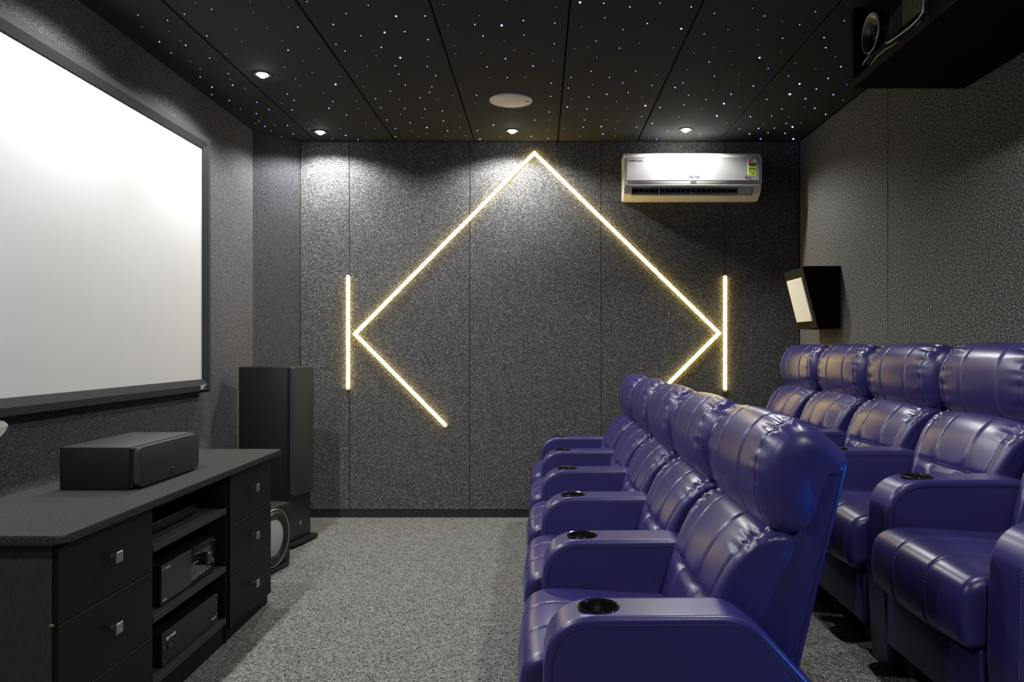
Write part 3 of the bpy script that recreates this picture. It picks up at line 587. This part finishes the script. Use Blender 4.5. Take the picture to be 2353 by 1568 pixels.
# ------------------------------------------------------------------ recliners
def closed_spline(pts, n):
    P = [Vector(p) for p in pts]; N = len(P); dense = []
    for i in range(N):
        p0, p1, p2, p3 = P[i-1], P[i], P[(i+1)%N], P[(i+2)%N]
        for k in range(24):
            t = k/24
            dense.append(.5*((2*p1)+(p2-p0)*t+(2*p0-5*p1+4*p2-p3)*t*t+(3*p1-p0-3*p2+p3)*t**3))
    L = [0]
    for i in range(len(dense)): L.append(L[-1]+(dense[(i+1)%len(dense)]-dense[i]).length)
    tot = L[-1]; out = []; j = 0
    for k in range(n):
        s = tot*k/n
        while L[j+1] < s: j += 1
        f = (s-L[j])/max(1e-9, L[j+1]-L[j]); out.append(dense[j].lerp(dense[(j+1)%len(dense)], f))
    return out, tot
class Loft:
    """soft upholstered block: a closed (x,z) outline swept across the width y, rounded at both ends, with seam grooves"""
    def __init__(s, pts, hw, r, seams=(), depth=.006, sw=.006, disp=None, yscale=None, n=96, spline=True, c=None):
        if spline: s.prof, s.tot = closed_spline(pts, n)
        else: s.prof = [Vector(p) for p in pts]; s.tot = 1
        n = len(s.prof); area = sum(s.prof[i].x*s.prof[(i+1)%n].y-s.prof[(i+1)%n].x*s.prof[i].y for i in range(n))
        sg = 1 if area > 0 else -1; s.nrm = []; s.tan = []
        for i in range(n):
            t = (s.prof[(i+1)%n]-s.prof[i-1]).normalized(); s.tan.append(t); s.nrm.append(Vector((t.y, -t.x))*sg)
        xs_ = [p.x for p in s.prof]; zs_ = [p.y for p in s.prof]
        s.c = Vector(((min(xs_)+max(xs_))/2, (min(zs_)+max(zs_))/2)); s.hx = (max(xs_)-min(xs_))/2; s.hz = (max(zs_)-min(zs_))/2
        if c: s.c = Vector(c); s.hx = c[0]-min(xs_); s.hz = max(zs_)-c[1]
        s.hw, s.r, s.seams, s.depth, s.sw, s.disp, s.yscale = hw, r, seams, depth, sw, disp, yscale
    def pt(s, i, y):
        a = min(1.0, max(0.0, (abs(y)-(s.hw-s.r))/s.r)); ins = s.r*(1-math.sqrt(max(0.0, 1-a*a)))
        p = s.prof[i]; q = Vector((s.c.x+(p.x-s.c.x)*(s.hx-ins)/s.hx, s.c.y+(p.y-s.c.y)*(s.hz-ins)/s.hz))
        d = sum(s.depth*math.exp(-((y-k)/s.sw)**2) for k in s.seams)
        if s.disp: d += s.disp(y, i/len(s.prof), q)
        q = q - s.nrm[i]*d
        yy = y*(s.yscale(q.y) if s.yscale else 1.0)
        return Vector((q.x, yy, q.y))
    def ys(s, base=34):
        v = {round(-s.hw+2*s.hw*k/base, 5) for k in range(base+1)}
        for k in s.seams:
            for d in (-2, -1, -.5, 0, .5, 1, 2): v.add(round(k+d*s.sw, 5))
        for k in range(9):
            a = s.hw-s.r+s.r*math.sin(PI/2*k/8)*.9995; v.add(round(a, 5)); v.add(round(-a, 5))
        v = sorted(y for y in v if abs(y) <= s.hw); out = [v[0]]
        for y in v[1:]:
            if y-out[-1] > .0008: out.append(y)
        return out
    def mesh(s, name):
        ys = s.ys(); n = len(s.prof); V = [s.pt(i, y) for y in ys for i in range(n)]; Fc = []
        for j in range(len(ys)-1):
            for i in range(n): Fc.append((j*n+i, j*n+(i+1)%n, (j+1)*n+(i+1)%n, (j+1)*n+i))
        Fc.append(tuple(range(n))); Fc.append(tuple((len(ys)-1)*n+i for i in range(n)))
        me = bpy.data.meshes.new(name); me.from_pydata([tuple(v) for v in V], [], Fc)
        bm = bmesh.new(); bm.from_mesh(me); bmesh.ops.recalc_face_normals(bm, faces=bm.faces[:]); bm.to_mesh(me); bm.free()
        return me
    def along(s, y, f0, f1, step):
        """points on the surface from outline fraction f0 to f1 (may wrap), spaced by step metres"""
        n = len(s.prof); out = []; acc = step; prev = None
        for k in range(int(f0*n*6), int(f1*n*6)):
            i0 = (k//6) % n; i1 = (i0+1) % n; f = (k % 6)/6
            p = s.pt(i0, y).lerp(s.pt(i1, y), f); nn = s.nrm[i0].lerp(s.nrm[i1], f)
            if prev is not None:
                acc += (p-prev).length
            if acc >= step:
                t = s.tan[i0].lerp(s.tan[i1], f); out.append((p, Vector((t.x, 0, t.y)).normalized(), Vector((nn.x, 0, nn.y)).normalized())); acc = 0
            prev = p
        return out
def dash(bm, p, t, n, L=.0052, w=.0013, h=.0012):
    b = t.cross(n).normalized(); vs = []
    for a in (-L/2, L/2):
        for c in (-w/2, w/2):
            for e in (-.0006, h): vs.append(bm.verts.new(p+t*a+b*c+n*e))
    for q in ((0,1,3,2), (4,6,7,5), (0,4,5,1), (2,3,7,6), (1,5,7,3)): bm.faces.new([vs[k] for k in q])
def stitches(lf, rows, name, parent, step=.0085):
    bm = bmesh.new()
    for y, f0, f1 in rows:
        for p, t, n in lf.along(y, f0, f1, step): dash(bm, p, t, n)
    return tag(link(name, bm_mesh(bm, name), 'thread', parent, 0), kind='stuff')
def welt(lf, y, f0, f1, r, name, parent):
    pts = [p for p, t, n in lf.along(y, f0, f1, .008)]
    return tube(name, pts, r, 'seam', parent, 6)
PITCH = .717; AW = .075
def smooth01(x): x = min(1, max(0, x)); return x*x*(3-2*x)

def make_recliner():
    R = empty('recliner')
    # outlines start at the lower front and run up the front, over the top and down the back
    PK = [(.07,.014,.004), (.12,.018,.003), (.19,.022,.004), (.25,.015,.003), (.31,.020,.005), (.365,.010,.010), (.40,.012,.006), (.435,.009,.011), (.48,.013,.008), (.52,.010,.006)]
    def head_disp(y, s, q):
        d = -.008*max(0, math.cos(y/.30*PI/2))
        ay = abs(y); sg = 1 if y > 0 else -1
        w = math.exp(-((ay-.262)/(.060 if ay < .262 else .030))**2)
        for k, (s0, sw, dp) in enumerate(PK):
            s1 = s0+sg*.012*math.sin(k*2.1)
            d += w*dp*(math.exp(-((s-s1)/sw)**2) - .45*math.exp(-((s-s1-sw*1.7)/sw)**2))
        return d
    head = Loft([(.622,.796),(.585,.830),(.563,.900),(.562,.970),(.585,1.040),(.635,1.086),(.690,1.087),(.745,1.048),(.785,1.004),(.735,.990),(.705,.930),(.680,.860),(.660,.800)],
                .342, .075, (-.118, .118, -.262, .262), .0045, .005, head_disp, n=160, c=(.715,.93))
    h = link('headrest', head.mesh('headrest'), 'leather', R, 60)
    stitches(head, [(s*.118+o, .0, .52) for s in (-1, 1) for o in (-.005, .005)], 'stitching', h)
    ysc = lambda z: .835+.165*smooth01((z-.50)/.40)
    def back_disp(y, s, q):
        d = -.014*max(0, math.cos(y/.28*PI/2))
        g1 = math.exp(-((q.y-.612)/.012)**2)*.012*smooth01((.30-abs(y))/.05)
        tuft = sum(math.exp(-(((y-c)/.030)**2+((q.y-.612)/.035)**2)) for c in (-.118, .118))*.014
        puck = math.exp(-((abs(y)-.27)/.05)**2)*math.exp(-((q.y-.79)/.04)**2)*.006*(1+math.sin(q.x*260))
        return d+(g1+tuft if q.x < .62 and s < .5 else 0)+puck
    back = Loft([(.400,.430),(.408,.500),(.436,.600),(.474,.690),(.512,.755),(.560,.800),(.610,.812),(.655,.796),(.640,.700),(.590,.550),(.550,.430),(.480,.400)],
                .337, .034, (-.118, .118, -.275, .275), .0055, .0055, back_disp, ysc, n=108, c=(.62,.60))
    b = link('backrest', back.mesh('backrest'), 'leather', R, 60)
    stitches(back, [(s*.118+o, .0, .46) for s in (-1, 1) for o in (-.005, .005)], 'stitching', b)
    # double stitched cross seam of the backrest
    bm = bmesh.new()
    for dz in (-.006, .006):
        prev = None
        for k in range(-62, 63):
            y = k*.0043*1.0
            best = min(range(len(back.prof)//2), key=lambda i: abs(back.pt(i, y).z-(.612+dz)))
            p = back.pt(best, y)
            if k % 2 == 0: dash(bm, p, Vector((0,1,0)), Vector((back.nrm[best].x, 0, back.nrm[best].y)))
    tag(link('cross_stitching', bm_mesh(bm, 'cross_stitching'), 'thread', b, 0), kind='stuff')
    shell = Loft(rounded([(.470,.300),(.560,.600),(.655,.820),(.700,1.002),(.785,1.006),(.735,.780),(.672,.440),(.640,.300)], [.02,.1,.1,.015,.02,.3,.2,.02], 5),
                 .335, .018, (), yscale=ysc, spline=False)
    link('back_shell', shell.mesh('back_shell'), 'leather_side', R, 45)
    # seat
    sw_ = PITCH/2-AW-.004
    def seat_disp(y, s, q): return -.010*max(0, math.cos(y/sw_*PI/2))*(1 if q.y > .40 or q.x < .05 else .2)
    seat = Loft([(-.035,.300),(-.052,.350),(-.050,.420),(-.028,.466),(.030,.486),(.150,.484),(.300,.474),(.440,.468),(.500,.440),(.490,.370),(.300,.350),(.100,.330),(.020,.296)],
                sw_, .030, (-.095, .095), .0045, .005, seat_disp, n=110)
    s = link('seat', seat.mesh('seat'), 'leather', R, 60)
    stitches(seat, [(k*.095+o, .0, .46) for k in (-1, 1) for o in (-.005, .005)], 'stitching', s)
    box('footrest_board', (.0, -sw_+.01, .10), (.045, sw_-.01, .296), 'leather_side', R, .012, 3)
    box('base', (.05, -sw_+.006, .02), (.62, sw_-.006, .300), 'underside', R, .006, 1)
    boxes('glide', [((.08, -sw_+.03, 0), (.12, -sw_+.07, .02)), ((.08, sw_-.07, 0), (.12, sw_-.03, .02)), ((.55, -sw_+.03, 0), (.59, -sw_+.07, .02)), ((.55, sw_-.07, 0), (.59, sw_-.03, .02))], 'blackplastic', R)
    tube('footrest_linkage', [(.05, -sw_+.06, .20), (.012, -sw_+.06, .285), (.02, -sw_+.06, .30)], .012, 'blackplastic', R, 8)
    # arm (far side); outline runs up the front, along the top and down the back
    ap = rounded([(.020,.0),(.004,.30),(.012,.637),(.500,.640),(.735,.385),(.750,.0)], [.01,.3,.135,.16,.10,.01], 12)
    arm = Loft(ap, AW, .016, (), spline=False)
    cupc = (.146, .0)
    tmp = link('tmp', arm.mesh('armrest'), 'leather', None, 40)
    cbm = bmesh.new(); lathe_bm(cbm, [(0,.55),(.047,.55),(.047,.70),(0,.70)], 40, Matrix.Translation((cupc[0], 0, 0))); cut = link('cut', bm_mesh(cbm, 'cut'), 'leather', None)
    md = tmp.modifiers.new('b', 'BOOLEAN'); md.object = cut; md.operation = 'DIFFERENCE'; md.solver = 'EXACT'
    me = bpy.data.meshes.new_from_object(tmp.evaluated_get(bpy.context.evaluated_depsgraph_get()))
    bpy.data.objects.remove(tmp); bpy.data.objects.remove(cut)
    me.materials.clear(); me.polygons.foreach_set('material_index', [0]*len(me.polygons))
    def arm_obj(y):
        a = link('armrest', me, 'leather', R, 40); a.location = (0, y, 0)
        return a
    a = arm_obj(PITCH/2)
    zt = .6385
    cup = lathe('cup_holder', [(0,zt-.084),(.036,zt-.084),(.041,zt-.078),(.0455,zt-.004),(.0475,zt+.002),(.0515,zt+.0035),(.0530,zt+.001),(.0530,zt-.001)], 'gloss', a, 40, Matrix.Translation((cupc[0], 0, 0)))
    # dark welt and stitch rows along both side edges
    n = len(ap); i1 = int(n*.86)
    bmw = bmesh.new(); bms = bmesh.new()
    c = arm.c
    def off(i, d): return Vector((arm.prof[i].x-arm.nrm[i].x*d, 0, arm.prof[i].y-arm.nrm[i].y*d))
    idx = [i for i in range(8, n-16)]
    for sg in (-1, 1):
        tube_bm(bmw, [off(i, .021)+Vector((0, sg*(AW-.0004), 0)) for i in idx], .0016, 6)
        acc = 0
        for i in idx[:-1]:
            p0, p1 = arm.prof[i], arm.prof[i+1]; Ls = (p1-p0).length; t = (p1-p0).normalized()
            k = max(1, int(Ls/.0085))
            for q in range(k):
                p = p0.lerp(p1, (q+.5)/k); nn = arm.nrm[i]; pp = p - nn*.0016
                dash(bms, Vector((pp.x, sg*(AW-.0105), pp.y)), Vector((t.x, 0, t.y)), Vector((nn.x, 0, nn.y)))
    link('welt', bm_mesh(bmw, 'welt'), 'seam', a, 50); tag(link('stitching', bm_mesh(bms, 'stitching'), 'thread', a, 0), kind='stuff')
    return R, a
proto, far_arm = make_recliner()
Y0 = 1.890
ROWL = {0: 'at the end of the {} row farthest from the air conditioner', 1: 'second in the {} row from the end farthest from the air conditioner', 2: 'in the middle of the {} row',
        3: 'second in the {} row from the wall with the light strips', 4: 'in the {} row closest to the wall with the light strips'}
first = True
for row, x0, z0 in (('front', 0.0, 0.0), ('back', 1.145, RISER)):
    for k in range(5):
        r = proto if first else copy_tree(proto)
        if not first:
            pass
        first = False
        r.location = (x0, Y0+PITCH*(k+.5), z0)
        what = 'blue leather recliner '
        tag(r, what+ROWL[k].format(row), 'recliner', row+' row of blue leather recliners')
        if k == 0:
            near = [r]
for r in [o for o in bpy.data.objects if o.get('category') == 'recliner' and 'farthest from' in o['label'] and 'second' not in o['label']]:
    fa = [c for c in r.children if c.name.startswith('armrest')][0]
    a2 = copy_tree(fa, r); a2.location = (0, -PITCH/2, 0)

# ------------------------------------------------------------------ blue lamp added out of view for the rim on the nearest recliner
sl = empty('added_rim_light', (XR, 1.42, .74)); tag(sl, 'small added blue rim light on the wall before the back row', 'light')
inv(box('housing', (XR-.022, 1.36, .71), (XR-.0005, 1.48, .77), 'blackplastic', sl, .004, 2), sl); inv(box('lens', (XR-.028, 1.37, .72), (XR-.0215, 1.47, .76), 'bluelamp', sl, .003, 2), sl)
ld = bpy.data.lights.new('added_rim_glow', 'POINT'); ld.energy = 34.0; ld.color = (.02, .25, 1.0); ld.shadow_soft_size = .03
lo = bpy.data.objects.new('added_rim_glow', ld); C.objects.link(lo); lo.parent = sl; lo.location = (-.06, 0, 0)
